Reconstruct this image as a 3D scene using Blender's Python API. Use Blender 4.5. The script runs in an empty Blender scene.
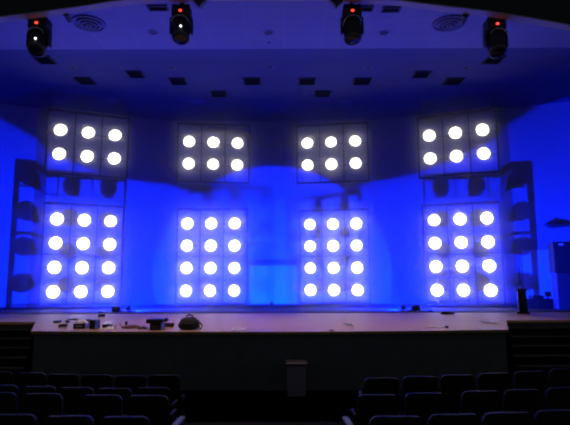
import bpy, bmesh, math, random
from mathutils import Vector, Matrix
random.seed(7)
C = bpy.context.scene.collection
SC = bpy.context.scene
R = math.radians

# ------------------------------------------------------------------ camera
F = 520.0
EYE = Vector((0, 0, 2.3))
PITCH = R(7.70); ROLL = R(-0.20)
_f = Vector((0, math.cos(PITCH), math.sin(PITCH)))
_r = Vector((1, 0, 0)); _u = Vector((0, -math.sin(PITCH), math.cos(PITCH)))
_c, _s = math.cos(ROLL), math.sin(ROLL)
RV = _r * _c + _u * _s
UV = _u * _c - _r * _s
cam = bpy.data.cameras.new('camera'); cam.sensor_width = 36; cam.lens = F / 570 * 36
cam.clip_end = 200
co = bpy.data.objects.new('camera', cam); C.objects.link(co)
m = Matrix((RV, UV, -_f)).transposed().to_4x4(); m.translation = EYE
co.matrix_world = m
SC.camera = co
def ray(px, py):
    return _f + RV * ((px - 285) / F) - UV * ((py - 212.5) / F)
def at(px, py, Y=None, z=None):
    d = ray(px, py)
    t = (Y / d.y) if Y is not None else ((z - EYE.z) / d.z)
    return EYE + d * t

# ------------------------------------------------------------------ view, world
SC.view_settings.view_transform = 'Standard'
try: SC.view_settings.look = 'None'
except Exception: pass
SC.view_settings.gamma = 1; SC.view_settings.exposure = 0; SC.view_settings.use_curve_mapping = False
w = bpy.data.worlds.new('world'); SC.world = w; w.use_nodes = True
w.node_tree.nodes['Background'].inputs[0].default_value = (0.6, 0.7, 0.9, 1)
w.node_tree.nodes['Background'].inputs[1].default_value = 0.05
SC.cycles.use_denoising = True
SC.cycles.filter_width = 2.1      # the phone's soft optics
SC.cycles.max_bounces = 6
SC.cycles.volume_bounces = 0
SC.cycles.sample_clamp_indirect = 4

# ------------------------------------------------------------------ stage lights (all blue wash lights stand on the stage)
BLUE = (0.0, 0.011, 1.0)
CYAN = (0.0, 0.06, 1.0)
WASH_L = Vector((-6.0, 18.8, 1.38)); WASH_R = Vector((4.6, 18.7, 1.38)); WASH_C = Vector((-0.55, 21.3, 1.48))
SPOT_L = WASH_L + Vector((.50, -.1, .06)); SPOT_R = WASH_R + Vector((-.50, -.1, .06))
UP_L = WASH_L + Vector((-.35, -.6, .0)); UP_R = WASH_R + Vector((.35, -.6, .0))
LID_N = Vector((.26, -.28, .92)).normalized()
LID_H, LID_R = .07, .1414
def spot(name, loc, d, ang, blend, watts, col, rad=0.03):
    l = bpy.data.lights.new(name, 'SPOT'); l.energy = watts; l.color = col
    l.spot_size = R(ang); l.spot_blend = blend; l.shadow_soft_size = rad
    o = bpy.data.objects.new(name, l); C.objects.link(o); o.location = loc
    o.rotation_euler = Vector(d).to_track_quat('-Z', 'Y').to_euler()
    return o
def flood(name, loc, watts, col, rad):
    l = bpy.data.lights.new(name, 'POINT'); l.energy = watts; l.color = col; l.shadow_soft_size = rad
    o = bpy.data.objects.new(name, l); C.objects.link(o); o.location = loc
flood('wash_flood', WASH_L, 34000, BLUE, .0015)
flood('wash_flood', WASH_R, 30000, BLUE, .0015)
def cone(P, pts):          # axis and opening of the beam whose edge passes three points
    e = [(p - P).normalized() for p in pts]
    n = (e[0] - e[1]).cross(e[1] - e[2]).normalized()
    if n.dot(e[1]) < 0: n = -n
    return n, 2 * math.degrees(math.acos(n.dot(e[0])))
LOBE = [at(347, 190, Y=24.75), at(273, 164, Y=24.75), at(199, 190, Y=24.75)]
AX_R, OP_R = cone(SPOT_R, LOBE); AX_L, OP_L = cone(SPOT_L, LOBE)
spot('wash_beam', SPOT_R, AX_R, OP_R, .05, 42000, BLUE)
spot('wash_beam', SPOT_L, AX_L, OP_L, .05, 42000, BLUE)
spot('wash_beam', WASH_C, (0, .95, .3), 100, .6, 2500, CYAN)
# added blue fill aimed up at the ceiling and high wall
spot('ceiling_fill', UP_L, (.10, .15, 1), 124, .9, 3600, BLUE, .03)
spot('ceiling_fill', UP_R, (-.10, .15, 1), 124, .9, 2800, BLUE, .03)
# warm downlights behind the stage opening, on the apron
for x in (-4.2, -.4, 3.4):
    spot('apron_downlight', (x, 11.75, 9.6), (0, .16, -1), 66, .6, 750, (1, .66, .68), .12)

# ------------------------------------------------------------------ helpers

def mat(name, col, rough=.6, metal=0., spec=.5, noise=0., nscale=8., emit=None, estr=0., bump=0.):
    M = bpy.data.materials.new(name); M.use_nodes = True
    nt = M.node_tree; b = nt.nodes['Principled BSDF']
    b.inputs['Base Color'].default_value = (*col, 1); b.inputs['Roughness'].default_value = rough
    b.inputs['Metallic'].default_value = metal; b.inputs['Specular IOR Level'].default_value = spec
    if noise or bump:
        tc = nt.nodes.new('ShaderNodeTexCoord'); n = nt.nodes.new('ShaderNodeTexNoise')
        n.inputs['Scale'].default_value = nscale; n.inputs['Detail'].default_value = 4
        nt.links.new(tc.outputs['Object'], n.inputs['Vector'])
        if noise:
            mr = nt.nodes.new('ShaderNodeMapRange'); mr.inputs[3].default_value = 1 - noise; mr.inputs[4].default_value = 1 + noise
            nt.links.new(n.outputs['Fac'], mr.inputs[0])
            mx = nt.nodes.new('ShaderNodeMix'); mx.data_type = 'RGBA'; mx.blend_type = 'MULTIPLY'; mx.inputs[0].default_value = 1
            mx.inputs[6].default_value = (*col, 1)
            nt.links.new(mr.outputs[0], mx.inputs[7]); nt.links.new(mx.outputs[2], b.inputs['Base Color'])
        if bump:
            bp = nt.nodes.new('ShaderNodeBump'); bp.inputs['Strength'].default_value = bump
            nt.links.new(n.outputs['Fac'], bp.inputs['Height']); nt.links.new(bp.outputs[0], b.inputs['Normal'])
    if emit:
        b.inputs['Emission Color'].default_value = (*emit, 1); b.inputs['Emission Strength'].default_value = estr
    return M

def brick_mat(name, col, line, bw, bh, rough=.8, off=0.0, mortar=.01):
    M = bpy.data.materials.new(name); M.use_nodes = True
    nt = M.node_tree; b = nt.nodes['Principled BSDF']; b.inputs['Roughness'].default_value = rough
    tc = nt.nodes.new('ShaderNodeTexCoord'); br = nt.nodes.new('ShaderNodeTexBrick')
    br.inputs['Color1'].default_value = (*col, 1); br.inputs['Color2'].default_value = (*[c * .94 for c in col], 1)
    br.inputs['Mortar'].default_value = (*line, 1); br.inputs['Scale'].default_value = 1
    br.inputs['Mortar Size'].default_value = mortar; br.inputs['Brick Width'].default_value = bw; br.inputs['Row Height'].default_value = bh
    br.offset = off
    nt.links.new(tc.outputs['Object'], br.inputs['Vector']); nt.links.new(br.outputs['Color'], b.inputs['Base Color'])
    return M

MT = dict(
    wall=mat('painted_wall', (.25, .25, .265), .75, noise=.05, nscale=1.3),
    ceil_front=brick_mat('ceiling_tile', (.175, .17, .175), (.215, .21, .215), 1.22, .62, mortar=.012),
    ceil_back=mat('ceiling_dim_tone', (.045, .05, .095), .85, noise=.06, nscale=.8),  # darker and bluer than the front ceiling, standing in for dimmer light
    stage=mat('stage_boards', (.39, .235, .10), .55, spec=.35, noise=.14, nscale=2.0),
    black=mat('black_paint', (.012, .012, .013), .55, noise=.2, nscale=6),
    pipe=mat('black_pipe', (.012, .011, .012), .5, metal=.0, noise=.2, nscale=9),
    can=mat('black_can', (.015, .015, .016), .45, noise=.15, nscale=12),
    fascia=mat('black_fascia', (.16, .16, .155), .95, spec=.1, noise=.2, nscale=3),
    soffit=mat('grey_soffit', (.42, .40, .42), .8, noise=.06, nscale=4),
    carpet=mat('house_carpet', (.13, .105, .09), .98, spec=.1, noise=.3, nscale=30),
    steps=mat('step_carpet', (.013, .013, .013), .98, spec=.1, noise=.2, nscale=20),
    fabric=mat('seat_fabric', (.014, .014, .013), .95, spec=.15, noise=.2, nscale=40),
    shell=mat('seat_shell', (.022, .020, .012), .6, spec=.12, noise=.1, nscale=10),
    white=mat('white_paper', (.85, .84, .82), .6, noise=.04, nscale=20),
    greyp=mat('grey_plastic', (.30, .26, .32), .6, noise=.1, nscale=8),
    red=mat('dark_red_cloth', (.09, .018, .022), .8, noise=.3, nscale=14),
    cloth=mat('black_nylon', (.014, .013, .016), .75, noise=.25, nscale=18),
    glassd=mat('dark_lens', (.01, .01, .012), .08, noise=.1, nscale=3),
    wood=mat('dark_wood', (.035, .022, .016), .5, noise=.3, nscale=7),
    door=mat('pale_door', (.40, .43, .44), .6, noise=.04, nscale=3),
    trimdk=mat('dark_trim', (.05, .05, .06), .6, noise=.1, nscale=5),
    header=mat('painted_header', (.12, .12, .14), .6, noise=.05, nscale=5),
    matte=mat('black_matte_floor', (.02, .02, .022), .95, spec=.05, noise=.15, nscale=3),
    dim_floor=mat('dim_toned_floor', (.04, .035, .045), .75, spec=.15, noise=.15, nscale=3),  # stage floor tone darkened to stand in for weaker white light
    tower=mat('black_speaker_paint', (.035, .035, .04), .7, noise=.15, nscale=8),
    whitedoor=mat('white_door', (.62, .66, .68), .6, noise=.04, nscale=3),
    chrome=mat('worn_metal', (.6, .6, .62), .4, metal=.6, noise=.1, nscale=9),
    vent=mat('black_vent', (.010, .010, .012), .7, noise=.15, nscale=9),
    ring=mat('grey_ring', (.10, .10, .12), .7, noise=.1, nscale=9),
    dimring=mat('recessed_trim', (.16, .16, .19), .7, noise=.1, nscale=9),
    led=mat('red_led', (.3, .01, .01), .4, noise=.02, emit=(1, .05, .04), estr=2.6),
    glint=mat('glowing_glint', (.5, .5, .5), .3, noise=.02, emit=(.9, .95, 1), estr=3),  # emission stands in for a glint on the moving heads
    hot1=mat('lamp_glass_bright', (.9, .9, .9), .3, noise=.01, emit=(1, .93, .88), estr=9),
    hot2=mat('lamp_glass_medium', (.9, .9, .9), .3, noise=.01, emit=(1, .93, .88), estr=6),
    hot3=mat('lamp_glass_dim', (.9, .9, .9), .3, noise=.01, emit=(1, .93, .88), estr=4.5),
)

def box(bm, c, s, rot=None, bev=0.):
    mtx = Matrix.Translation(Vector(c)) @ (rot.to_4x4() if rot else Matrix()) @ Matrix.Diagonal((*s, 1))
    r = bmesh.ops.create_cube(bm, size=1, matrix=mtx)
    if bev:
        ed = list({e for v in r['verts'] for e in v.link_edges})
        bmesh.ops.bevel(bm, geom=ed, offset=bev, segments=2, affect='EDGES', profile=.5)
def tube(bm, a, b, rad, seg=10, r2=None):
    a, b = Vector(a), Vector(b); d = b - a
    q = d.to_track_quat('Z', 'Y').to_matrix().to_4x4()
    bmesh.ops.create_cone(bm, cap_ends=True, segments=seg, radius1=rad, radius2=rad if r2 is None else r2, depth=d.length,
                          matrix=Matrix.Translation((a + b) / 2) @ q)
def path(bm, pts, rad, seg=8):
    pts = [Vector(p) for p in pts]
    rings = []
    for i, p in enumerate(pts):
        d = (pts[min(i + 1, len(pts) - 1)] - pts[max(i - 1, 0)]).normalized()
        up = Vector((0, 0, 1)) if abs(d.z) < .9 else Vector((1, 0, 0))
        x = d.cross(up).normalized(); y = d.cross(x)
        rings.append([bm.verts.new(p + x * rad * math.cos(t) + y * rad * math.sin(t)) for t in [2 * math.pi * k / seg for k in range(seg)]])
    for a, b in zip(rings, rings[1:]):
        for k in range(seg):
            bm.faces.new((a[k], a[(k + 1) % seg], b[(k + 1) % seg], b[k]))
    bm.faces.new(rings[0][::-1]); bm.faces.new(rings[-1])
def lathe(bm, prof, mtx=None, seg=24, cap=True):
    mtx = mtx or Matrix()
    rings = []
    for (r, z) in prof:
        if r < 1e-6: rings.append([bm.verts.new(mtx @ Vector((0, 0, z)))])
        else: rings.append([bm.verts.new(mtx @ Vector((r * math.cos(2 * math.pi * k / seg), r * math.sin(2 * math.pi * k / seg), z))) for k in range(seg)])
    for a, b in zip(rings, rings[1:]):
        for k in range(seg):
            k2 = (k + 1) % seg
            if len(a) == 1 and len(b) == 1: continue
            if len(a) == 1: bm.faces.new((a[0], b[k2], b[k]))
            elif len(b) == 1: bm.faces.new((a[k], a[k2], b[0]))
            else: bm.faces.new((a[k], a[k2], b[k2], b[k]))
    if cap:
        if len(rings[0]) > 1: bm.faces.new(rings[0][::-1])
        if len(rings[-1]) > 1: bm.faces.new(rings[-1])
def prism(bm, poly, z0, z1):
    a = [bm.verts.new((x, y, z0)) for x, y in poly]; b = [bm.verts.new((x, y, z1)) for x, y in poly]
    n = len(poly)
    bm.faces.new(a[::-1]); bm.faces.new(b)
    for i in range(n): bm.faces.new((a[i], a[(i + 1) % n], b[(i + 1) % n], b[i]))
def mesh(name, bm, material, smooth=False):
    bmesh.ops.recalc_face_normals(bm, faces=bm.faces)
    me = bpy.data.meshes.new(name); bm.to_mesh(me); bm.free()
    me.materials.append(material)
    if smooth:
        for p in me.polygons: p.use_smooth = True
        try: me.set_sharp_from_angle(angle=R(35))
        except Exception: pass
    return me
def inst(name, me, parent=None, mtx=None):
    o = bpy.data.objects.new(name, me); C.objects.link(o)
    if parent: o.parent = parent
    if mtx is not None: o.matrix_basis = mtx
    return o
def obj(name, bm, material, parent=None, smooth=False):
    return inst(name, mesh(name, bm, material, smooth), parent)
def tag(o, label, cat, group=None, kind=None):
    o['label'] = label; o['category'] = cat
    if group: o['group'] = group
    if kind: o['kind'] = kind
    return o
def thing(name, label, cat, loc=(0, 0, 0), rz=0, group=None):
    o = bpy.data.objects.new(name, None); C.objects.link(o); o.empty_display_size = .2
    o.location = loc; o.rotation_euler = (0, 0, rz)
    return tag(o, label, cat, group)
def struct(name, bm, material, label=None, cat=None):
    o = obj(name, bm, material); o['kind'] = 'structure'
    if label: o['label'] = label; o['category'] = cat
    return o
BM = bmesh.new

# ------------------------------------------------------------------ the setting
STZ = 1.30          # stage floor
CZ = 10.2           # ceiling over the stage
# back wall in plan (inner face), left to right, and its thickness behind
WP = [(-19.3, 19.1), (-11.14, 22.75), (-10.53, 22.59), (-5.67, 24.75), (4.25, 24.75), (9.58, 22.81), (10.2, 23.02), (18.4, 20.0)]
bm = BM()
poly = WP + [(x * 1.02, y + .5) for x, y in reversed(WP)]
prism(bm, poly, STZ - .02, CZ + .05)
struct('wall_back', bm, MT['wall'], 'tall pale wall behind the stage washed in blue light', 'wall')

# stage floor: apron with a curved front edge, wings set back
apr = []
n = 16
for i in range(n + 1):
    t = i / n; x = -5.41 + (4.72 + 5.41) * t
    apr.append((x, 10.95 + .30 * (2 * t - 1) ** 2 + (.04 if t < .5 else -.0)))
plan = apr + [(5.84, 14.0), (18, 14.0), (18, 20.6), (10, 23.4), (4.4, 25.2), (-5.8, 25.2), (-11, 23.2), (-19, 19.6), (-19, 14.0), (-6.6, 14.0)]
bm = BM(); prism(bm, plan, STZ - .06, STZ)
struct('floor_stage', bm, MT['stage'], 'worn brown stage floor with an apron stepping out into the hall', 'floor')
bm = BM()
ins = [(x * .992, y + .06) for x, y in plan]
prism(bm, ins, -.02, STZ - .06)
struct('wall_stage_front', bm, MT['fascia'], 'black face of the stage below its front edge', 'wall')
# floor strip darkened for weaker white light, then a black strip at the back wall
bm = BM()
st = [(-18, 17.6), (17, 17.6), (17, 19.2)]
prism(bm, st + [(x, y - .02) for x, y in reversed(WP[1:-1])], STZ, STZ + .012)
struct('trim_1', bm, MT['dim_floor'], 'stage floor strip toned dark for weaker light, across the back', 'trim')
bm = BM(); prism(bm, [(-18, 19.0), (-10.9, 20.3), (-5.6, 20.8), (4.5, 20.8), (9.8, 20.3), (17, 19.4)] + [(x, y - .02) for x, y in reversed(WP[1:-1])], STZ + .012, STZ + .02)
struct('trim_7', bm, MT['matte'], 'matte black floor strip along the foot of the back wall', 'trim')
# wing stairs
for side in (-1, 1):
    bm = BM()
    for k in range(1, 7):
        z = STZ - .186 * k
        y1 = 14.0 - .35 * (k - 1); y0 = y1 - .35
        tx = lambda y: (-5.41 - (y - 11) * .4 - .05) if side < 0 else (4.72 + (y - 11) * .375 + .05)
        if side < 0: p = [(-19, y0), (tx(y0), y0), (tx(y1), y1), (-19, y1)]
        else: p = [(tx(y0), y0), (18, y0), (18, y1), (tx(y1), y1)]
        prism(bm, p, -.02, z)
        nose = [(p[0][0], y0 - .02), (p[1][0], y0 - .02), (p[1][0], y0 + .03), (p[0][0], y0 + .03)]
        prism(bm, nose, z - .03, z + .006)
    o = struct('stage_steps', bm, MT['steps'], ('dark steps climbing to the left wing of the stage' if side < 0 else 'dark steps climbing to the right wing of the stage'), 'steps')
# house floor, gently raked
def hz(y): return .12 if y >= 8.6 else .12 + (8.6 - y) * .02
bm = BM()
v = []
for y in (3.5, 5, 6.8, 8.6, 16):
    v.append([bm.verts.new((x, y, hz(y))) for x in (-19, 18)])
for a, b in zip(v, v[1:]): bm.faces.new((a[0], a[1], b[1], b[0]))
bmesh.ops.solidify(bm, geom=bm.faces[:], thickness=.1)
struct('floor_hall', bm, MT['carpet'], 'dark carpeted floor of the hall in front of the stage', 'floor')
# ceiling
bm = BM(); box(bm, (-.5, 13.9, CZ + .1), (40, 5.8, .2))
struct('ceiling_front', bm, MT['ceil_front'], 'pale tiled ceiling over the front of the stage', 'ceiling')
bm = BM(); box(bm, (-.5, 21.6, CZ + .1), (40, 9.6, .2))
struct('ceiling', bm, MT['ceil_back'], 'smooth ceiling over the back of the stage, toned darker for dimmer light', 'ceiling')

# proscenium soffit: black face towards the hall, grey underside
YF, YB = 11.3, 11.52
prof = [(-120, 32), (-40, 22.5), (0, 17), (42, 11.8), (79, 6.6), (113, 1.2), (150, -2), (192, -3)]
prof2 = [(344, -3), (385, -1.6), (420, 3.2), (450, 6.6), (483, 10.5), (525, 17), (570, 25), (620, 34), (700, 45)]
profm = [(185, -4.5), (348, -4.5)]
def soffit(pr, k):
    P = [at(x, y, Y=YF) for x, y in pr]
    bm = BM(); a = []
    for p in P:
        a.append([bm.verts.new((p.x, YF, p.z + .03)), bm.verts.new((p.x, YB, p.z + .03)), bm.verts.new((p.x, YB, CZ + 1.2)), bm.verts.new((p.x, YF, CZ + 1.2))])
    for q, s in zip(a, a[1:]):
        for i in range(4): bm.faces.new((q[i], q[(i + 1) % 4], s[(i + 1) % 4], s[i]))
    bm.faces.new(a[0]); bm.faces.new(a[-1])
    struct('wall_proscenium', bm, MT['black'], ['black wall over the left of the stage opening', 'black wall over the middle of the stage opening', 'black wall over the right of the stage opening'][k], 'wall')
    bm = BM(); a = []
    for p in P:
        a.append([bm.verts.new((p.x, YF + .01, p.z)), bm.verts.new((p.x, YB + .02, p.z)), bm.verts.new((p.x, YB + .02, p.z + .05)), bm.verts.new((p.x, YF + .01, p.z + .028))])
    for q, s in zip(a, a[1:]):
        for i in range(4): bm.faces.new((q[i], q[(i + 1) % 4], s[(i + 1) % 4], s[i]))
    bm.faces.new(a[0]); bm.faces.new(a[-1])
    struct('trim_%d' % (k + 2), bm, MT['soffit'], ['grey underside strip of the stage opening, left part', 'grey underside strip of the stage opening, middle part', 'grey underside strip of the stage opening, right part'][k], 'trim')
soffit(prof, 0); soffit(profm, 1); soffit(prof2, 2)
# dark triangular gussets where the side soffits end
for k, (xs, lab) in enumerate((((190, 210, 200), 'left'), ((326, 346, 336), 'right'))):
    p0, p1, p2 = at(xs[0], -3, Y=YB), at(xs[1], -3, Y=YB), at(xs[2], 8.5, Y=YB)
    bm = BM()
    f = [bm.verts.new((p.x, YB - .1, p.z)) for p in (p0, p1, p2)]; b = [bm.verts.new((p.x, YB + .05, p.z)) for p in (p0, p1, p2)]
    bm.faces.new(f); bm.faces.new(b[::-1])
    for i in range(3): bm.faces.new((f[i], f[(i + 1) % 3], b[(i + 1) % 3], b[i]))
    struct('trim_%d' % (k + 5), bm, MT['trimdk'], 'dark pointed bracket at the %s end of the middle opening' % lab, 'trim')

# double door in the middle of the back wall
def door(name, px0, px1, pyt, Y, label, depth=.06, split=True):
    a = at(px0, pyt, Y=Y); b = at(px1, pyt, Y=Y)
    h = a.z - STZ
    r = thing(name, label, 'door', ((a.x + b.x) / 2, Y, STZ)); r['kind'] = 'structure'
    wd = (b.x - a.x); nl = 2 if split else 1
    for i in range(nl):
        bm = BM(); lw = wd / nl
        box(bm, (-wd / 2 + lw * (i + .5), 0, h / 2 - .02), (lw - .012, depth, h - .06), bev=.008)
        lf = obj('door_leaf', bm, MT['door'], r)
        bm = BM(); box(bm, (-wd / 2 + lw * (i + .5), -.045, 1.0), (lw * .7, .035, .05), bev=.01)
        obj('push_bar', bm, MT['door'], lf)
    bm = BM()
    box(bm, (0, -.02, h + .06), (wd + .16, .16, .13)); obj('door_header', bm, MT['header'], r)
    return r
door('door_1', 249.5, 297, 264.5, 24.66, 'pale blue-lit double door under a dark header in the middle of the back wall')

# ------------------------------------------------------------------ lamp frames and par cans
S = 1.05; B = .941 * S
ROWW = ['bottom', 'third', 'second', 'top']
UP = dict(x=[-7.762, -3.02, 1.98, 6.817], y=[19.96, 21.42, 21.47, 20.13], a=[22, 8.6, -9, -23.1], z=4.897)
LO = dict(x=[-8.11, -3.15, 2.105, 7.094], y=[20.85, 22.19, 22.60, 20.94], a=[24, 2.7, -8.7, -19.1], z=-.314)
POS = ['far left', 'middle left', 'middle right', 'far right']

# par can: local +Z is the beam, built once
CR = .215
can_bm = BM()
lathe(can_bm, [(.0, -.24), (.07, -.24), (.10, -.22), (.13, -.17), (.18, -.10), (CR, -.04), (CR + .028, .0), (CR + .036, .09), (CR + .042, .095), (CR + .042, .11), (CR + .030, .11), (CR + .024, .02), (0, .018)], seg=28, cap=False)
CAN = mesh('can', can_bm, MT['can'], True)
LENS = []
for k in ('hot1', 'hot2', 'hot3'):
    b_ = BM(); lathe(b_, [(CR + .024, .024), (CR + .020, .035), (CR * .6, .05), (0, .058)], seg=28, cap=False); LENS.append(mesh('lens', b_, MT[k], True))
b_ = BM()
hw = CR + .04
path(b_, [(-hw, 0, -.05), (-hw, .1, -.08), (-hw + .03, CR + .06, -.12), (0, CR + .07, -.14), (hw - .03, CR + .06, -.12), (hw, .1, -.08), (hw, 0, -.05)], .014, 6)
YOKE = mesh('yoke', b_, MT['pipe'], True)
b_ = BM()
tube(b_, (-.03, 0, 0), (.03, 0, 0), .05, 12); box(b_, (0, -.0, -.08), (.05, .05, .14), bev=.008)
CLAMP = mesh('clamp', b_, MT['pipe'])

dimset = {(2, 0, 1): 2, (2, 0, 3): 1, (2, 0, 2): 1, (2, 0, 0): 0, (1, 2, 1): 1, (1, 2, 0): 1, (3, 0, 3): 1, (0, 2, 3): 1, (2, 2, 2): 1}
def frame(k, upper):
    D = UP if upper else LO
    n = 2 if upper else 4
    cx, cy = D['x'][k] * S, D['y'][k] * S
    ang = R(D['a'][k]); z0 = EYE.z + D['z'] * S
    zt = z0 + (n - 1) * B + (.90 if upper else .70); zb = z0 - (.74 if upper else .58)
    lab = ('upper' if upper else 'lower')
    base = zb if upper else STZ
    if upper: l = 'black pipe frame hung above the stage with six lamps, %s of four' % POS[k]
    else: l = 'black pipe frame standing on the stage with twelve lamps, %s of four' % POS[k]
    r = thing('lamp_frame', l, 'frame', (cx - math.sin(ang) * .05, cy + math.cos(ang) * .05, base), ang, 'hung lamp frames' if upper else 'standing lamp frames')
    us = [-1.48 * S, -.5 * S, .5 * S, 1.52 * S]
    for u in us:
        bm = BM(); za = zb - base - (0 if upper else zb - STZ - .02); zc_ = zt - base
        if u in (us[0], us[3]): box(bm, (u, 0, (za + zc_) / 2), (.062, .17, zc_ - za), bev=.006)
        else: tube(bm, (u, 0, za), (u, 0, zc_), .026, 8)
        obj('upright', bm, MT['pipe'], r)
    rows = [zb] + [z0 + i * B for i in range(n)] + [zt] + ([] if upper else [z0 + 1.55 * B])
    for z in rows:
        bm = BM()
        if z in (zb, zt) or z == z0 + 1.55 * B: box(bm, ((us[0] + us[3]) / 2, 0, z - base), (us[3] - us[0] + .045, .17, .06 if z in (zb, zt) else .03), bev=.006)
        else: tube(bm, (us[0], 0.0, z - base), (us[3], 0.0, z - base), .016, 8)
        obj('crossbar', bm, MT['pipe'], r)
    if upper:
        for u in (us[0] + .1, us[3] - .1):
            bm = BM(); tube(bm, (u, 0, zt - base), (u, 0, CZ - base), .008, 6); obj('cable', bm, MT['pipe'], r)
    else:
        for u in us:
            bm = BM(); box(bm, (u, 0, .022), (.16, .34, .025), bev=.004); obj('foot', bm, MT['pipe'], r)
        bm = BM()   # lamp cable sagging along the top bar
        path(bm, [(us[0] + (us[3] - us[0]) * i / 12, .05, zt - base - .03 - .05 * math.sin(math.pi * (i % 4) / 4)) for i in range(13)], .02, 6)
        obj('cable_run', bm, MT['pipe'], r)
    fm = Matrix.Translation((cx, cy, 0)) @ Matrix.Rotation(ang, 4, 'Z')
    for row in range(n):
        for col in range(3):
            p = fm @ Vector(((col - 1) * S, -.22, z0 + row * B))
            rname = (['lower', 'upper'][row] if upper else ROWW[row]) + ' row'
            cname = ['left', 'centre', 'right'][col]
            lb = 'lit round can lamp, %s %s, in the %s %s frame' % (rname, cname, POS[k], 'hung' if upper else 'standing')
            t = thing('par_can', lb, 'stage lamp', p, ang, 'can lamps in the hung frames' if upper else 'can lamps in the standing frames')
            t.rotation_euler = (R(90 + random.uniform(-4, 5)), 0, ang + R(random.uniform(-3, 3)) - ang * .35)
            inst('can_body', CAN, t)
            lv = dimset.get((k, col, row), 0) if not upper else (2 if (k in (1, 2) and (col + row + k) % 2 == 0) else 1)
            inst('lens', LENS[lv], t)
            inst('yoke', YOKE, t, Matrix.Identity(4))
            inst('clamp', CLAMP, t, Matrix.Translation((0, CR + .06, -.12)))
for k in range(4):
    frame(k, True); frame(k, False)

# ------------------------------------------------------------------ blue wash lights on the stage floor
def wash(loc, lab, kind, d=None, sx=1):
    t = thing('floor_light', lab, 'stage light', (loc.x, loc.y, STZ), 0)
    L = Vector((0, 0, loc.z - STZ))
    bm = BM(); box(bm, (0, 0, .012), (.26, .22, .024), bev=.005); obj('base', bm, MT['can'], t)
    if kind == 'flood':
        nrm = Vector((LID_N.x * sx, LID_N.y, LID_N.z)); q = nrm.to_track_quat('Z', 'Y').to_matrix().to_4x4()
        bm = BM(); lathe(bm, [(0, 0), (LID_R, 0), (LID_R, .01), (0, .01)], Matrix.Translation(L + nrm * LID_H) @ q, 48, False); obj('cutoff_disc', bm, MT['can'], t)  # disc added and tilted to cut off the flood's upper edge
        bm = BM(); tube(bm, (0, -.12, .01), L + nrm * (LID_H + .005) + Vector((0, -.10, -.03)), .010, 8); obj('post', bm, MT['can'], t)
        bm = BM(); lathe(bm, [(0, .005), (.15, .005), (.17, L.z - .018), (.16, L.z - .018), (.14, .02), (0, .02)], None, 36, False); obj('blocking_dish', bm, MT['black'], t)  # added to keep the flood's light off the nearby floor
        bm = BM(); n_ = 16; ri = []
        for i in range(n_ + 1):
            a_ = math.pi * (1.03 + .94 * i / n_)
            ri.append([bm.verts.new((rr * math.cos(a_), rr * math.sin(a_), zz)) for rr, zz in ((.165, .01), (.18, .01), (.18, L.z + .10), (.165, L.z + .10))])
        for a_, b_ in zip(ri, ri[1:]):
            for j in range(4): bm.faces.new((a_[j], a_[(j + 1) % 4], b_[(j + 1) % 4], b_[j]))
        bm.faces.new(ri[0]); bm.faces.new(ri[-1]); obj('back_shell', bm, MT['can'], t)  # added to block the flood's light towards the hall
        bm = BM(); bmesh.ops.create_icosphere(bm, subdivisions=2, radius=.02, matrix=Matrix.Translation(L + Vector((0, 0, -.04)))); tube(bm, (0, 0, .02), L + Vector((0, 0, -.05)), .012, 8); obj('lamp_holder', bm, MT['can'], t)
    else:
        d = Vector(d).normalized(); q = d.to_track_quat('Z', 'Y').to_matrix().to_4x4()
        bm = BM(); lathe(bm, [(0, -.16), (.05, -.16), (.07, -.12), (.08, -.035), (.07, -.035), (0, -.045)], Matrix.Translation(L) @ q, 20, False); obj('housing', bm, MT['can'], t, True)
        bm = BM(); tube(bm, (0, 0, .02), L - d * .1, .015, 8); obj('post', bm, MT['can'], t)
wash(WASH_L, 'low shaded floor light between the two left standing frames', 'flood', sx=1)
wash(WASH_R, 'low shaded floor light between the two right standing frames', 'flood', sx=-1)
wash(SPOT_L, 'small floor spotlight between the two left standing frames, aimed to the middle', 'spot', AX_L)
wash(SPOT_R, 'small floor spotlight between the two right standing frames, aimed to the middle', 'spot', AX_R)
wash(WASH_C, 'small floor spotlight in front of the double door', 'spot', (0, .95, .3))
wash(UP_L, 'added floor fill light between the two left standing frames, aimed at the ceiling', 'spot', (.10, .15, 1))
wash(UP_R, 'added floor fill light between the two right standing frames, aimed at the ceiling', 'spot', (-.10, .15, 1))

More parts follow.
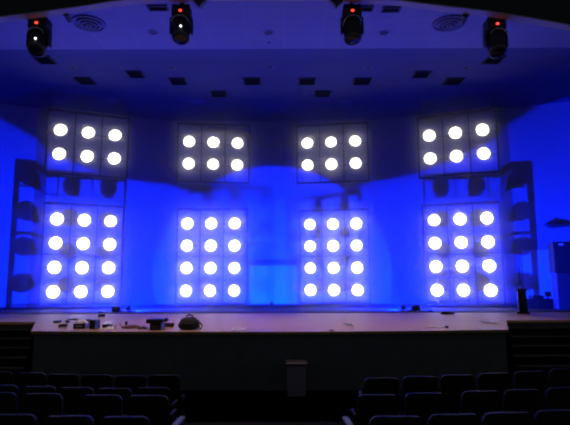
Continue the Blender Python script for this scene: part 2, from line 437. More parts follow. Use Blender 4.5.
# ------------------------------------------------------------------ moving heads under the soffit
def moving_head(px, pt, tilt, lab, glint):
    p = at(px, pt, Y=YB + .22)
    t = thing('moving_head', lab, 'stage light', (p.x, p.y, p.z), 0, 'moving head lights under the stage opening')
    t.scale = (1.1, 1.1, 1.2)
    bm = BM(); box(bm, (0, 0, -.12), (.40, .34, .24), bev=.03); bs = obj('base', bm, MT['can'], t, True)
    bm = BM(); lathe(bm, [(.0, 0), (.022, 0), (.022, .012), (0, .016)], Matrix.Translation((-.0, -.17, -.15)) @ Matrix.Rotation(R(90), 4, 'X') @ Matrix.Diagonal((1.6, 1, 1, 1)), 12); obj('indicator_light', bm, MT['led'], bs)
    bm = BM(); box(bm, (.0, .0, .06), (.08, .08, .16)); box(bm, (0, 0, .02), (.30, .10, .04), bev=.01); obj('hanging_clamp', bm, MT['can'], t)
    bm = BM()
    for s in (-1, 1): box(bm, (s * .225, 0, -.42), (.05, .16, .34), bev=.02)
    box(bm, (0, 0, -.265), (.48, .18, .06), bev=.02)
    obj('yoke', bm, MT['can'], t, True)
    rm = Matrix.Translation((0, 0, -.46)) @ Matrix.Rotation(tilt, 4, 'X')
    bm = BM(); lathe(bm, [(0, .23), (.10, .225), (.165, .18), (.19, .08), (.195, -.05), (.175, -.18), (.165, -.27), (.15, -.275), (.14, -.25), (0, -.245)], rm, 24, False)
    hd = obj('head', bm, MT['can'], t, True)
    bm = BM(); lathe(bm, [(.139, -.252), (.10, -.262), (0, -.27)], rm, 24, False); obj('lens', bm, MT['glassd'], hd, True)
    bm = BM()
    lathe(bm, [(.168, -.265), (.188, -.255), (.198, -.225), (.185, -.2), (.172, -.2)], rm, 24, False); obj('trim_ring', bm, MT['ring'], hd, True)
    bm = BM(); path(bm, [(.19 * math.cos(a), -.205, -.43 + .17 * math.sin(a)) for a in [math.pi * (.08 + .84 * i / 14) for i in range(15)]], .010, 6); obj('front_bail', bm, MT['chrome'], hd, True)
    if glint:
        bm = BM(); bmesh.ops.create_icosphere(bm, subdivisions=2, radius=.022, matrix=Matrix.Translation((.03, -.225, -.50))); obj('glint_bead', bm, MT['glint'], hd, True)  # glowing bead in place of a glint on the head
moving_head(40.5, 19.5, R(-22), 'black moving head light under the opening, far left of the four', True)
moving_head(182, 7.5, R(-18), 'black moving head light under the opening, second from the left', True)
moving_head(351.5, 7.5, R(-10), 'black moving head light under the opening, second from the right', False)
moving_head(494, 20.5, R(-16), 'black moving head light under the opening, far right of the four', False)
def clamp_light(px, py, lab):
    p = at(px, py, Y=YB + .12)
    t = thing('spotlight', lab, 'spotlight', p)
    bm = BM(); tube(bm, (0, -.10, -.10), (0, .12, -.17), .075, 14, .06); obj('can_body', bm, MT['can'], t, True)
    bm = BM(); box(bm, (0, 0, .0), (.06, .10, .16), bev=.01); obj('bracket', bm, MT['can'], t)
clamp_light(68, 11.5, 'small black spotlight beside the left round air diffuser')
clamp_light(464, 13, 'small black spotlight beside the right round air diffuser')

# ------------------------------------------------------------------ ceiling fittings
def vent(px, py, wpx, hpx, skew, lab):
    q = [at(px - wpx / 2 - skew, py - hpx / 2, z=CZ), at(px + wpx / 2 - skew, py - hpx / 2, z=CZ), at(px + wpx / 2 + skew, py + hpx / 2, z=CZ), at(px - wpx / 2 + skew, py + hpx / 2, z=CZ)]
    c = at(px, py, z=CZ)
    wd = (q[1] - q[0]).length; dp = abs(q[0].y - q[3].y)
    t = thing('ceiling_vent', lab, 'vent', (c.x, c.y, CZ), 0, 'black rectangular vents in the stage ceiling')
    bm = BM()
    for s in (-1, 1):
        box(bm, (s * wd / 2, 0, -.02), (.04, dp + .04, .04)); box(bm, (0, s * dp / 2, -.02), (wd, .04, .04))
    obj('vent_frame', bm, MT['vent'], t)
    bm = BM(); n = 9
    for i in range(n): box(bm, (0, -dp / 2 + dp * (i + .5) / n, -.014), (wd - .04, dp / n * .7, .012), Matrix.Rotation(R(25), 3, 'X'))
    box(bm, (0, 0, -.003), (wd, dp, .004)); obj('louvre', bm, MT['vent'], t)
for px, py, wx, hx, sk, lab in [
    (44.5, 59.5, 17, 7.5, 2.5, 'black ceiling vent just under the far left moving head'),
    (493.5, 59.5, 17, 7.5, -2.5, 'black ceiling vent just under the far right moving head'),
    (85.5, 80.5, 16, 6.5, 2, 'black ceiling vent down and right of the far left moving head'),
    (135.5, 74, 15, 6.5, 1.5, 'black ceiling vent left of and well below the second moving head'),
    (178, 81, 16, 6.5, 1, 'black ceiling vent straight below the second moving head from the left'),
    (218.5, 93.5, 15.5, 5.5, .7, 'lowest black ceiling vent left of centre, above the middle left frame'),
    (252, 81, 17, 6.5, 0, 'black ceiling vent just left of the middle of the stage ceiling'),
    (307, 81, 16.5, 6.5, 0, 'black ceiling vent just right of the middle of the stage ceiling'),
    (322.5, 93.5, 15.5, 5.5, -.5, 'lowest black ceiling vent right of centre, above the middle right frame'),
    (362, 81, 17, 6.5, -1, 'black ceiling vent straight below the second moving head from the right'),
    (421.5, 74, 16, 6.5, -1.5, 'black ceiling vent right of and well below the third moving head'),
    (453.5, 81, 17, 6.5, -2, 'black ceiling vent down and left of the far right moving head'),
    (158, 7.5, 19, 4.5, .3, 'black ceiling vent at the soffit, left of the second moving head'),
    (366.5, 8, 12, 4.5, -.3, 'short black ceiling vent touching the third moving head'),
    (391, 9, 17, 4.5, -.3, 'black ceiling vent at the soffit, right of the third moving head')]:
    vent(px, py, wx, hx, sk, lab)
for px, lab in ((89, 'round ringed air diffuser in the ceiling by the far left moving head'), (449, 'round ringed air diffuser in the ceiling by the far right moving head')):
    c = at(px, 23, z=CZ)
    t = thing('ceiling_diffuser', lab, 'air diffuser', c)
    for i, rr in enumerate((.48, .34, .21, .09)):
        bm = BM(); rad = rr
        lathe(bm, [(rad - .025, 0), (rad - .035, -.05 - .02 * i), (rad + .015, -.05 - .02 * i), (rad + .035, 0)], None, 28, False); obj('ring', bm, MT['ring'], t, True)
for px, py, rx, lab in [
    (153, 32, .17, 'unlit recessed ceiling light left of the second moving head'),
    (268.5, 32.5, .17, 'unlit recessed ceiling light high in the middle of the ceiling'),
    (384, 32.5, .17, 'unlit recessed ceiling light right of the third moving head'),
    (73, 67, .16, 'unlit recessed ceiling light beside the vent under the far left moving head'),
    (171, 67.5, .16, 'unlit recessed ceiling light above the vent below the second moving head'),
    (270, 67.5, .16, 'unlit recessed ceiling light between the two middle vents'),
    (368, 67.5, .16, 'unlit recessed ceiling light above the vent below the third moving head'),
    (466, 68, .16, 'unlit recessed ceiling light beside the vent under the far right moving head'),
    (113, 100.5, .30, 'wide unlit ceiling light low on the left, above the far left frame'),
    (196, 101.5, .30, 'wide unlit ceiling light low on the left, above the middle left frame'),
    (345, 101.5, .30, 'wide unlit ceiling light low on the right, above the middle right frame'),
    (427, 101, .30, 'wide unlit ceiling light low on the right, above the far right frame'),
    (236, 94, .10, 'tiny unlit ceiling light beside the lowest vent left of centre'),
    (304.5, 94, .10, 'tiny unlit ceiling light beside the lowest vent right of centre'),
    (390.5, 94, .10, 'tiny unlit ceiling light between the two right-hand low vents'),
    (269, 42.5, .05, 'tiny ceiling dot fitting just under the high middle recessed light')]:
    c = at(px, py, z=CZ)
    t = thing('recessed_light', lab, 'ceiling light', c, 0, 'unlit recessed lights in the stage ceiling')
    bm = BM(); lathe(bm, [(rx * .8, 0), (rx * .8, -.02), (rx, -.02), (rx * 1.08, 0)], None, 20, False); obj('trim_ring', bm, MT['dimring'], t, True)
    bm = BM(); lathe(bm, [(rx * .82, -.004), (rx * .5, -.012), (0, -.014)], None, 20, False); obj('lens', bm, MT['vent'] if py < 90 else MT['dimring'], t, True)

# ------------------------------------------------------------------ right wing: cabinet, tower, pale door, boxes
# pale door set in the right wall
def wall_right_at(px):   # point on the right recess wall along a pixel column
    a, b = Vector(WP[6]), Vector(WP[7])
    best = None
    for i in range(400):
        q = a.lerp(b, i / 399); d = ray(px, 270); x = d.x / d.y * q.y
        if best is None or abs(x - q.x) < best[0]: best = (abs(x - q.x), q)
    return best[1]
qa, qb = wall_right_at(523), wall_right_at(556)
ang = math.atan2(qb.y - qa.y, qb.x - qa.x)
mid = (qa + qb) / 2
zt = at(540, 250, Y=mid.y).z
t = thing('door_2', 'pale flush door in the wall at the right wing, beside the black tower', 'door', (mid.x, mid.y, STZ), ang); t['kind'] = 'structure'
wd = (qb - qa).length
bm = BM(); box(bm, (0, -.03, (zt - STZ) / 2), (wd, .06, zt - STZ), bev=.008); lf = obj('door_leaf', bm, MT['whitedoor'], t)
bm = BM(); tube(bm, (-wd / 2 + .12, -.06, 1.0), (-wd / 2 + .12, -.11, 1.0), .03, 12); obj('knob', bm, MT['chrome'], lf)

# black cabinet with a microphone stand
p = at(523.2, 313.5, z=STZ)
wdp = 8.6 * p.y / F
hh = at(523, 289, Y=p.y).z - STZ
t = thing('lectern', 'narrow black lectern standing right of the far right standing frame', 'lectern', p, R(-20))
bm = BM()
vb = [(-wdp * .40, -.1, 0), (wdp * .5, -.1, 0), (wdp * .5, .1, 0), (-wdp * .40, .1, 0)]; vt = [(-wdp * .5, -.12, hh - .03), (wdp * .42, -.12, hh - .03), (wdp * .42, .12, hh + .0), (-wdp * .5, .12, hh + .0)]
A = [bm.verts.new(q) for q in vb]; Bv = [bm.verts.new(q) for q in vt]
bm.faces.new(A[::-1]); bm.faces.new(Bv)
for i in range(4): bm.faces.new((A[i], A[(i + 1) % 4], Bv[(i + 1) % 4], Bv[i]))
obj('body', bm, MT['black'], t)
bm = BM(); box(bm, (-.02, 0, hh - .01), (wdp + .06, .28, .04), Matrix.Rotation(R(7), 3, 'X'), .01); obj('reading_top', bm, MT['black'], t)
bm = BM(); box(bm, (0, 0, .03), (wdp + .08, .28, .06), bev=.01); obj('plinth', bm, MT['black'], t)
p2 = at(520.8, 300, Y=p.y + .9); p2.z = STZ
t = thing('microphone_stand', 'thin microphone stand rising behind the narrow black lectern', 'microphone stand', p2)
ht = at(521, 266, Y=p2.y).z - STZ; hm = at(521, 287, Y=p2.y).z - STZ
bm = BM(); lathe(bm, [(0, 0), (.16, 0), (.16, .015), (.03, .03), (0, .03)], None, 20, False); obj('base', bm, MT['can'], t, True)
bm = BM(); tube(bm, (0, 0, .02), (0, 0, ht - .12), .016, 8); obj('pole', bm, MT['can'], t)
bm = BM(); lathe(bm, [(0, ht - .14), (.018, ht - .14), (.026, ht - .05), (.02, ht - .01), (0, ht)], None, 12, False); obj('microphone', bm, MT['can'], t, True)
bm = BM(); box(bm, (0, -.03, hm), (.06, .05, .07), bev=.01); obj('clip', bm, MT['white'], t)
# black tower at the far right edge
pa = at(556, 309.5, z=STZ)
t = thing('speaker_tower', 'tall black speaker tower at the right edge, in front of the pale door', 'speaker', (pa.x + .55, pa.y, STZ), R(-12))
zt = at(560, 242, Y=pa.y).z - STZ; zm = at(560, 273, Y=pa.y).z - STZ
bm = BM(); box(bm, (0, 0, (zt + zm) / 2), (1.1, .7, zt - zm - .02), bev=.02); up = obj('cabinet', bm, MT['black'], t)
bm = BM(); box(bm, (0, -.36, (zt + zm) / 2), (.98, .02, zt - zm - .14), bev=.005); obj('grille', bm, MT['cloth'], up)
bm = BM(); box(bm, (-.28, -.37, zt - .11), (.16, .02, .06)); obj('white_patch', bm, MT['white'], up)  # small white patch near the cabinet top
bm = BM(); box(bm, (.02, .02, zm / 2), (1.02, .66, zm), bev=.02); obj('subwoofer', bm, MT['tower'], t)
# dark solid wedge in place of a cast shadow on the wall, above the tower
qa = wall_right_at(560)
t = thing('shadow_wedge', 'dark wedge imitating a shadow on the right wall, above the black speaker tower', 'bracket', (0, 0, 0))
bm = BM()
pts = [at(546.5, 223.5, Y=qa.y - .30), at(585, 223, Y=qa.y - .30), at(585, 225.0, Y=qa.y - .30), at(552, 227.5, Y=qa.y - .30)]
f = [bm.verts.new(q) for q in pts]; b = [bm.verts.new(q + Vector((.1, .45, 0))) for q in pts]
bm.faces.new(f); bm.faces.new(b[::-1])
for i in range(4): bm.faces.new((f[i], f[(i + 1) % 4], b[(i + 1) % 4], b[i]))
obj('shadow_slab', bm, MT['trimdk'], t)
# low dark ledge with boxes
pl = at(528, 306, z=STZ)
bm = BM(); zl = at(545, 298.6, Y=20.4).z
y0 = 20.2
box(bm, (11.4, y0 + .2, (STZ + zl) / 2), (4.6, .6, zl - STZ), bev=.01)
for i in range(4): box(bm, (9.7 + i * 1.1, y0 - .11, (STZ + zl) / 2), (.9, .02, (zl - STZ) * .7))
ledge = obj('low_riser', bm, MT['black'])
tag(ledge, 'long low black riser at the right wing, behind the narrow lectern', 'riser')
def gearbox(px0, px1, py0, py1, Y, lab, material='can', latch=True):
    a, b = at(px0, py0, Y=Y), at(px1, py1, Y=Y)
    return a, b
a, b = at(530.5, 295.3, Y=y0 + .2), at(542, 300, Y=y0 + .2)
t = thing('equipment_case', 'small black equipment case on the low riser, below the pale door', 'case', ((a.x + b.x) / 2, y0 + .2, zl))
hc = a.z - zl
bm = BM(); box(bm, (0, 0, hc * .42), (b.x - a.x, .4, hc * .84), bev=.015); obj('body', bm, MT['can'], t)
bm = BM(); box(bm, (0, 0, hc * .92), ((b.x - a.x) * .98, .4, hc * .16), bev=.01); obj('lid', bm, MT['can'], t)
bm = BM(); path(bm, [(-.08, -.2, hc * .5), (-.08, -.24, hc * .5), (.08, -.24, hc * .5), (.08, -.2, hc * .5)], .01, 6); obj('handle', bm, MT['can'], t)
a, b = at(545.3, 291.5, Y=y0 + .2), at(552, 296, Y=y0 + .2)
t = thing('small_monitor', 'small dark screen on the low riser, in front of the pale door', 'screen', ((a.x + b.x) / 2, y0 + .25, zl))
hc = a.z - zl
bm = BM(); box(bm, (0, 0, hc * .62), (b.x - a.x, .04, hc * .72), Matrix.Rotation(R(-12), 3, 'X'), .008); obj('screen', bm, MT['glassd'], t)
bm = BM(); box(bm, (0, .02, hc * .15), (.06, .05, hc * .3)); box(bm, (0, 0, .01), (.18, .14, .02)); obj('stand', bm, MT['can'], t)

# dark stand with a flat top behind the far right frame
c_ = at(451, 290, Y=22.75); hz_ = at(451, 276.5, Y=22.75).z - STZ
t = thing('keyboard_stand', 'dark brown flat-topped stand behind the lowest lamps of the far right standing frame', 'stand', (c_.x, 22.75, STZ), R(-20))
bm = BM(); box(bm, (0, 0, hz_ - .04), (1.85, .30, .08), bev=.015); obj('top', bm, MT['wood'], t)
for x_ in (-.55, .12, .72):
    bm = BM(); box(bm, (x_, 0, (hz_ - .08) / 2), (.09, .22, hz_ - .08), bev=.01); box(bm, (x_, 0, .02), (.14, .34, .04), bev=.008); obj('leg', bm, MT['wood'], t)

# tripod light stand at the foot of the far left frame
p = at(42, 304.5, z=STZ)
t = thing('light_stand', 'dark stand with a boxy light beside the bottom corner of the far left standing frame', 'stand', p)
u = p.y / F
bm = BM(); box(bm, (.13 * 1, 0, 13.5 * u), (6 * u, .22, 10 * u), bev=.03); obj('lamp_box', bm, MT['wood'], t)
bm = BM(); tube(bm, (.1, 0, .05), (.1, 0, 9 * u), .025, 8); obj('pole', bm, MT['can'], t)
for i in range(3):
    d = Vector((math.cos(2.1 * i + .4), math.sin(2.1 * i + .4), 0))
    bm = BM(); tube(bm, Vector((.1, 0, .22)), Vector((.1, 0, .012)) + d * .32, .014, 6); obj('leg', bm, MT['can'], t)
bm = BM(); box(bm, (-.26, 0, 7 * u), (.22, .12, .10), bev=.02); tube(bm, (-.26, 0, 6.5 * u), (.1, 0, 6.5 * u), .014, 6); obj('side_arm', bm, MT['can'], t)

# ------------------------------------------------------------------ gear on the stage apron
def U(py):  # metres per pixel on the stage floor at image row py
    return at(285, py, z=STZ).y / F
def floorp(px, py): return at(px, py, z=STZ)
# case with a white sheet on it
p = floorp(78.5, 328.8); u = U(328.8)
t = thing('equipment_case', 'black equipment case under a white cloth at the front left of the stage', 'case', p + Vector((0, .16, 0)), R(4))
bm = BM(); box(bm, (0, 0, 2.2 * u), (11.5 * u, .34, 4.3 * u), bev=.012); obj('body', bm, MT['can'], t)
bm = BM(); box(bm, (0, 0, 4.5 * u), (11.8 * u, .36, .6 * u), bev=.006); obj('lid', bm, MT['can'], t)
bm = BM(); path(bm, [(-.06, -.17, 2.6 * u), (-.06, -.21, 2.6 * u), (.06, -.21, 2.6 * u), (.06, -.17, 2.6 * u)], .009, 6); obj('handle', bm, MT['chrome'], t)
def sheet(name, px, py, wpx, dep, lab, z=STZ, rz=0., curl=.02, cat='paper', group=None, material='white'):
    p = at(px, py, z=z)
    u = p.y / F; wd = wpx * u
    bm = BM(); nx, ny = 8, 6; g = []
    for j in range(ny + 1):
        row = []
        for i in range(nx + 1):
            a, b2 = i / nx - .5, j / ny - .5
            row.append(bm.verts.new((a * wd, b2 * dep, .006 + curl * (abs(a * 2) ** 3 * (.6 + .4 * math.sin(5 * b2))) + curl * .4 * (1 + math.sin(7 * a + 4 * b2)))))
        g.append(row)
    for j in range(ny):
        for i in range(nx): bm.faces.new((g[j][i], g[j][i + 1], g[j + 1][i + 1], g[j + 1][i]))
    bmesh.ops.solidify(bm, geom=bm.faces[:], thickness=.004)
    o = obj(name, bm, MT[material], None, True); o.location = p; o.rotation_euler = (0, 0, rz)
    tag(o, lab, cat, group); return o
zc = STZ + 4.8 * u
# black speaker box
p = floorp(92.3, 329.3); u = U(329.3)
t = thing('monitor_speaker', 'small upright black speaker beside the case with the white cloth on it', 'speaker', p + Vector((0, .14, 0)), R(-6))
bm = BM(); box(bm, (0, 0, 4.6 * u), (6.2 * u, .26, 9.2 * u), bev=.012); b1 = obj('cabinet', bm, MT['can'], t)
bm = BM(); lathe(bm, [(.05, 0), (.05, .01), (.035, .004), (0, -.004)], Matrix.Translation((0, -.131, 3 * u)) @ Matrix.Rotation(R(90), 4, 'X'), 16, False); obj('woofer', bm, MT['glassd'], b1, True)
bm = BM(); lathe(bm, [(.022, 0), (.022, .008), (0, .01)], Matrix.Translation((0, -.131, 6.6 * u)) @ Matrix.Rotation(R(90), 4, 'X'), 12, False); obj('tweeter', bm, MT['glassd'], b1, True)
# small dark boxes further left
def small_case(px, py, wpx, hpx, lab, name='stage_box', cat='box', dep=.22, rz=0., material='can'):
    p = floorp(px, py); u = U(py)
    t = thing(name, lab, cat, p + Vector((0, dep / 2, 0)), rz)
    bm = BM(); box(bm, (0, 0, hpx * u * .42), (wpx * u, dep, hpx * u * .84), bev=.01); obj('body', bm, MT[material], t)
    bm = BM(); box(bm, (0, 0, hpx * u * .9), (wpx * u * 1.04, dep * 1.04, hpx * u * .2), bev=.008); obj('lid', bm, MT[material], t)
    return t
small_case(55.5, 323, 5, 2.4, 'tiny black box on the stage floor, leftmost of the scattered gear')
small_case(66, 322.6, 4, 2.0, 'tiny black box behind and left of the case with the white cloth on it', rz=.3)
small_case(71, 320.2, 7, 1.5, 'flat black box lying behind the case with the white cloth on it', rz=.1)
small_case(86.3, 322.4, 3.6, 3, 'little black box touching the right end of that cloth-topped case')
# white cloth and cup items
def heap(name, px, py, wpx, hpx, dep, material, lab, cat, seedv=1, rz=0.):
    random.seed(seedv)
    p = floorp(px, py); u = U(py)
    bm = BM(); bmesh.ops.create_icosphere(bm, subdivisions=3, radius=1)
    for v in bm.verts:
        k = 1 + .16 * math.sin(4 * v.co.x + seedv) * math.cos(5 * v.co.y + 2 * seedv) + .08 * math.sin(9 * v.co.x + 7 * v.co.z)
        z = max(v.co.z, -.02) * k
        v.co = Vector((v.co.x * k * wpx * u / 2, v.co.y * k * dep / 2, z * hpx * u))
    o = obj(name, bm, MT[material], None, True); o.location = p + Vector((0, dep / 2, .003)); o.rotation_euler = (0, 0, rz)
    return tag(o, lab, cat)
o_ = heap('white_cloth', 79, 328.8, 12, 3.4, .32, 'white', 'white cloth bundled on top of the black equipment case at the front left', 'cloth', 2)
o_.location.z = zc + .004
heap('white_cloth', 104, 324.5, 7, 1.9, .5, 'white', 'crumpled white cloth on the floor behind the small black box at the front left', 'cloth', 3)
heap('plastic_bag', 107, 329.8, 8.5, 2.4, .25, 'white', 'crumpled white bag at the stage edge, right of the small upright speaker', 'bag', 5)
small_case(106, 327.4, 7.5, 3.0, 'small black box between the white cloth and the white bag', dep=.2)
# paper cup
def cup(px, py, hpx, lab):
    p = floorp(px, py); u = U(py); h = hpx * u
    t = thing('paper_cup', lab, 'cup', p)
    bm = BM(); lathe(bm, [(0, 0), (h * .26, 0), (h * .36, h), (h * .33, h), (h * .24, h * .06), (0, h * .06)], None, 16, False); obj('body', bm, MT['white'], t, True)
    bm = BM(); lathe(bm, [(h * .34, h * .97), (h * .39, h * .97), (h * .39, h * 1.03), (h * .34, h * 1.03)], None, 16, False); obj('rim', bm, MT['white'], t, True)
cup(115.5, 328.8, 3.2, 'white cup on the stage edge, nearer the white bag')
cup(120.3, 325.8, 2.4, 'small white cup behind the dark red bundle')
heap('jacket', 128.5, 328.8, 19, 2.6, .5, 'red', 'dark red jacket lying in a heap left of the black case on legs', 'jacket', 8)
small_case(126, 325.0, 2.4, 3.4, 'tiny upright black box behind the dark red jacket', dep=.08)
heap('gear_bag', 141, 329.4, 9, 2.2, .3, 'cloth', 'limp black bag between the dark red jacket and the black case on legs', 'bag', 11)
# coiled cables
def coil(px, py, wpx, lab, turns=5, rad=.012, material='cloth'):
    p = floorp(px, py); u = U(py); Rr = wpx * u / 2
    bm = BM(); pts = []
    for i in range(turns * 18 + 1):
        a = 2 * math.pi * i / 18; rr = Rr * (.80 + .18 * math.sin(i * .37)); pts.append((rr * math.cos(a), rr * .8 * math.sin(a), .015 + .011 * (i / 18) + .004 * math.sin(i)))
    path(bm, pts, rad, 6)
    o = obj('cable_coil', bm, MT[material], None, True); o.location = p
    return tag(o, lab, 'cable', 'coiled cables on the stage floor')
coil(168, 327.0, 11, 'coiled black cable between the black case on legs and the backpack', 6, .02)
coil(62, 327.5, 9, 'coiled black cable near the left end of the stage edge')
coil(447, 314.5, 15, 'loosely coiled cable far back on the right of the stage floor')
coil(101, 317, 8, 'coiled cable on the stage floor behind the white cloth')
# black case on legs with a wide top
p = floorp(155, 330.6); u = U(330.6)
t = thing('equipment_case', 'black case under a wide black lid at the stage edge, left of the backpack', 'case', p + Vector((0, .2, 0)), 0)
bm = BM(); box(bm, (0, 0, 3.6 * u), (11.5 * u, .36, 7.2 * u), bev=.012); obj('body', bm, MT['can'], t)
bm = BM(); box(bm, (-.9 * u, 0, 9.0 * u), (16.5 * u, .42, 4.2 * u), bev=.02); obj('lid', bm, MT['can'], t)
bm = BM(); tube(bm, (8.5 * u, -.05, 9.9 * u), (8.5 * u, .1, 9.9 * u), 2.0 * u, 14); obj('knob', bm, MT['can'], t, True)
bm = BM(); path(bm, [(-.07, -.18, 4 * u), (-.07, -.22, 4 * u), (.07, -.22, 4 * u), (.07, -.18, 4 * u)], .01, 6); obj('handle', bm, MT['can'], t)
# backpack
p = floorp(187.5, 330.2); u = U(330.2)
t = thing('backpack', 'plump black backpack with a top handle at the stage edge', 'backpack', p + Vector((0, .2, 0)), R(5))
bm = BM(); bmesh.ops.create_icosphere(bm, subdivisions=4, radius=1)
for v in bm.verts:
    x, y, z = v.co
    e = .62
    sx = math.copysign(abs(x) ** e, x); sy = math.copysign(abs(y) ** .7, y); sz = math.copysign(abs(z) ** e, z)
    h = (sz + 1) / 2
    v.co = Vector((sx * 11.3 * u * (1.03 - .34 * h ** 1.6) + .01 * math.sin(9 * z), sy * .20 * (1.05 - .3 * h), h * 12.3 * u))
obj('body', bm, MT['cloth'], t, True)
bm = BM(); path(bm, [(-3.2 * u, 0, 11.4 * u), (-3 * u, 0, 13.4 * u), (-1.2 * u, 0, 14.3 * u), (1.2 * u, 0, 14.3 * u), (3 * u, 0, 13.4 * u), (3.2 * u, 0, 11.4 * u)], .018, 8); obj('handle', bm, MT['cloth'], t, True)
bm = BM(); box(bm, (0, -.19, 4.2 * u), (14 * u, .08, 6.2 * u), bev=.03); obj('front_pocket', bm, MT['cloth'], t, True)
bm = BM(); path(bm, [(9.6 * u, -.02, 7 * u), (12.2 * u, -.05, 5.4 * u), (13.1 * u, -.06, 3.2 * u), (12.2 * u, -.06, 1.2 * u), (10.2 * u, -.02, .8 * u)], .014, 6); obj('strap', bm, MT['cloth'], t, True)
# loose papers
sheet('paper_sheet', 239, 329.6, 14, .40, 'white paper at the stage edge, right of the backpack', rz=.05, curl=.015)
sheet('paper_sheet', 349, 325.2, 5, .35, 'small white paper on the stage floor right of the middle', rz=.5, curl=.04)
sheet('paper_sheet', 437, 327.0, 15, .32, 'long white paper at the stage edge in front of the far right frames', rz=-.03, curl=.012)
sheet('paper_sheet', 492, 323.0, 13, .8, 'white paper near the right corner of the stage apron', rz=.1, curl=.02)
small_case(447.3, 328.0, 2.6, 1.8, 'tiny black box at the end of the long white paper', dep=.08)
heap('tape_roll', 332, 331.0, 5, 1.0, .1, 'cloth', 'small dark lump of tape on the stage edge right of the middle', 'tape', 4)

# ------------------------------------------------------------------ bin in front of the stage
p = Vector((at(296.5, 393, Y=10.62).x, 10.62, .12))
t = thing('waste_bin', 'grey tapered waste bin on the hall floor against the stage front', 'bin', p)
k = 10.62 / F
hb = at(297, 361.5, Y=10.62).z - .12
bm = BM()
def ringbox(bm, lv):
    rings = []
    for (hx, hy, z) in lv:
        rings.append([bm.verts.new((sx * hx, sy * hy, z)) for sx, sy in ((-1, -1), (1, -1), (1, 1), (-1, 1))])
    for a, b in zip(rings, rings[1:]):
        for i in range(4): bm.faces.new((a[i], a[(i + 1) % 4], b[(i + 1) % 4], b[i]))
    bm.faces.new(rings[0][::-1]); bm.faces.new(rings[-1])
ringbox(bm, [(8.6 * k, .17, 0), (9.3 * k, .19, hb - .04)]); obj('body', bm, MT['greyp'], t)
bm = BM(); ringbox(bm, [(10 * k, .21, hb - .05), (10.3 * k, .215, hb - .045), (10.3 * k, .215, hb - .01), (9.8 * k, .2, hb)]); obj('rim', bm, MT['black'], t)

# ------------------------------------------------------------------ theatre seats
SW = .54
def rounded(w_, h_, r_, n=6):
    pts = [(-w_ / 2, 0), (w_ / 2, 0)]
    for i in range(n + 1):
        a = math.pi / 2 * i / n; pts.append((w_ / 2 - r_ + r_ * math.cos(a), h_ - r_ + r_ * math.sin(a)))
    for i in range(n + 1):
        a = math.pi / 2 + math.pi / 2 * i / n; pts.append((-w_ / 2 + r_ + r_ * math.cos(a), h_ - r_ + r_ * math.sin(a)))
    return pts
def slab(bm, pts, y0, y1, lean=0., z0=0., bulge=0.):
    a = [bm.verts.new((x, y0 - lean * z, z0 + z)) for x, z in pts]; b = [bm.verts.new((x, y1 - lean * z, z0 + z)) for x, z in pts]
    n = len(pts); bm.faces.new(a); bm.faces.new(b[::-1])
    for i in range(n): bm.faces.new((a[i], b[i], b[(i + 1) % n], a[(i + 1) % n]))
def bev(bm, w_=.012):
    bmesh.ops.bevel(bm, geom=[e for e in bm.edges if len(e.link_faces) == 2 and e.calc_face_angle(0) > .8], offset=w_, segments=2, affect='EDGES')
HB = .54
bm = BM(); slab(bm, rounded(SW - .035, HB, .075), -.045, .0, .12); bev(bm, .014); SHELL = mesh('back_shell', bm, MT['shell'], True)
bm = BM(); slab(bm, rounded(SW - .09, HB - .06, .07), .002, .07, .12, .02); bev(bm, .02); PAD = mesh('backrest', bm, MT['fabric'], True)
bm = BM(); box(bm, (0, .13, .05), (SW - .07, .12, .44), Matrix.Rotation(R(-8), 3, 'X'), .03); CUSH = mesh('seat_cushion', bm, MT['fabric'], True)
bm = BM(); box(bm, (0, .12, .28), (.045, .34, .035), bev=.012); ARM = mesh('armrest', bm, MT['shell'], True)
LEGS = {}
def seat(px, py, Y, rz, lab, group, arms=(-1, 1)):
    q = at(px, py, Y=Y); zf = hz(Y)
    q.y += .06
    H = q.z - zf
    t = thing('theatre_seat', lab, 'seat', (q.x, q.y, zf), rz, group)
    sb = H - HB
    inst('back_shell', SHELL, t, Matrix.Translation((0, .06 * 1, sb)))
    inst('backrest', PAD, t, Matrix.Translation((0, .06, sb)))
    inst('seat_cushion', CUSH, t, Matrix.Translation((0, .06, sb - .02)))
    for s in arms:
        inst('armrest', ARM, t, Matrix.Translation((s * SW / 2, .05, sb)))
        bm = BM(); box(bm, (s * SW / 2, .14, (sb + .27) / 2), (.035, .12, sb + .26), bev=.008); box(bm, (s * SW / 2, .14, .012), (.06, .30, .024), bev=.006)
        obj('leg', bm, MT['shell'], t)
RN = {'A': 'front', 'B': 'second', 'C': 'third', 'D': 'nearest'}
ORD = ['aisle', 'second', 'third', 'fourth', 'fifth', 'sixth', 'seventh']
def row(code, side, Y, pts):
    for i, (px, py, dy, rz) in enumerate(pts):
        where = 'aisle seat' if i == 0 else ORD[i] + ' seat from the aisle'
        lab = 'black theatre seat seen from behind, %s row, %s block, %s' % (RN[code], side, where)
        seat(px, py, Y + dy, rz, lab, 'theatre seats in the %s block' % side, (-1,) if i and side == 'right' and False else (-1, 1) if i == 0 else ((-1,) if side == 'left' else (1,)))
row('A', 'left', 8.75, [(164, 375.3, 0, 0), (130, 375.8, 0, 0), (96, 375.2, 0, 0), (62.5, 374.4, 0, 0), (29, 373, 0, 0), (-4, 372, 0, 0)])
row('B', 'left', 7.6, [(152, 388, 0, 0), (113, 388.7, 0, 0), (75, 388, 0, 0), (37, 386.8, 0, 0), (-1, 385.6, 0, 0)])
row('C', 'left', 6.7, [(147.5, 396, 0, 0), (101, 395.5, 0, 0), (41, 394, 0, 0), (-5, 393, 0, 0)])
row('D', 'left', 5.45, [(124, 417.5, 0, 0), (67.5, 416.7, 0, 0), (10, 415.2, 0, 0)])
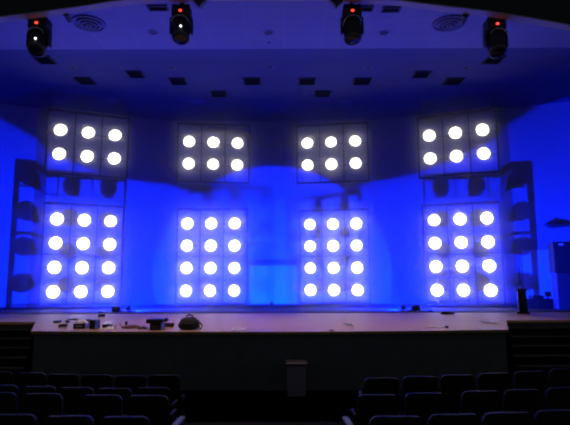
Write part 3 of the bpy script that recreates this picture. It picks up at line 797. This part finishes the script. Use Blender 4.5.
row('A', 'right', 7.7, [(382, 378.3, 0, 0), (420.5, 376.8, .05, .03), (458, 375.2, .1, .06), (495, 373.5, .17, .09), (531, 371.5, .25, .12), (566, 369, .35, .14)])
row('B', 'right', 6.6, [(378, 395.2, 0, 0), (426, 393.5, 0.03, .03), (482, 391.5, .08, .06), (524, 390, .14, .09), (566, 388, .22, .12)])
row('D', 'right', 5.1, [(397, 417.0, 0, 0), (455.5, 415.0, .03, .03), (509.5, 413.2, .08, .06), (561, 411, .15, .09)])
# row-end posts with pale caps by the aisle
def end_post(px0, py0, px1, py1, Y0, Y1, lab):
    a, b = at(px0, py0, Y=Y0), at(px1, py1, Y=Y1)
    zf = hz(Y0)
    t = thing('aisle_end_stand', lab, 'end panel', (a.x, Y0, zf), 0)
    d = b - a
    bm = BM(); L = Vector((d.x, d.y, 0)).length; rot = Matrix.Rotation(math.atan2(d.y, d.x), 3, 'Z')
    hz_ = (a.z + b.z) / 2 - zf
    box(bm, (d.x / 2, d.y / 2, hz_ / 2 - .02), (L, .05, hz_ - .04), rot, .01); obj('panel', bm, MT['shell'], t)
    bm = BM(); box(bm, (d.x / 2, d.y / 2, hz_ - .015), (L + .02, .06, .03), rot, .01); o = obj('cap', bm, MT['white'], t); o['label'] = 'white cap'
end_post(174.5, 423, 182.5, 417.2, 5.62, 5.95, 'row end panel with a white cap, left of the centre aisle')
end_post(351, 424, 345, 417.2, 5.55, 5.9, 'row end panel with a white cap, right of the centre aisle')
p = at(183, 396.5, Y=6.8); zf = hz(6.8)
t = thing('row_end_post', 'slim post with a round pale head at the left side of the aisle', 'post', (p.x, 6.8, zf))
bm = BM(); tube(bm, (0, 0, 0), (0, 0, p.z - zf - .03), .016, 10); obj('pole', bm, MT['shell'], t)
bm = BM(); bmesh.ops.create_icosphere(bm, subdivisions=2, radius=.03, matrix=Matrix.Translation((0, 0, p.z - zf))); obj('head', bm, MT['ring'], t, True)

# ------------------------------------------------------------------ haze added around the lamps for their glow and bloom
hm_ = bpy.data.materials.new('bloom_haze'); hm_.use_nodes = True
nt = hm_.node_tree; nt.nodes.remove(nt.nodes['Principled BSDF'])
vs = nt.nodes.new('ShaderNodeVolumeScatter'); vs.inputs['Color'].default_value = (1, 1, 1, 1)
vs.inputs['Density'].default_value = .075; vs.inputs['Anisotropy'].default_value = .94
nt.links.new(vs.outputs[0], nt.nodes['Material Output'].inputs['Volume'])
bm = BM()
prism(bm, [(-11.5, 17.8), (10.5, 17.8), (9.4, 22.6), (4.2, 24.55), (-5.6, 24.55), (-10.4, 22.4)], STZ + .02, CZ - .02)
o = obj('bloom_haze', bm, hm_)
tag(o, 'thin haze added around the lamp frames for their glow', 'haze', kind='stuff')
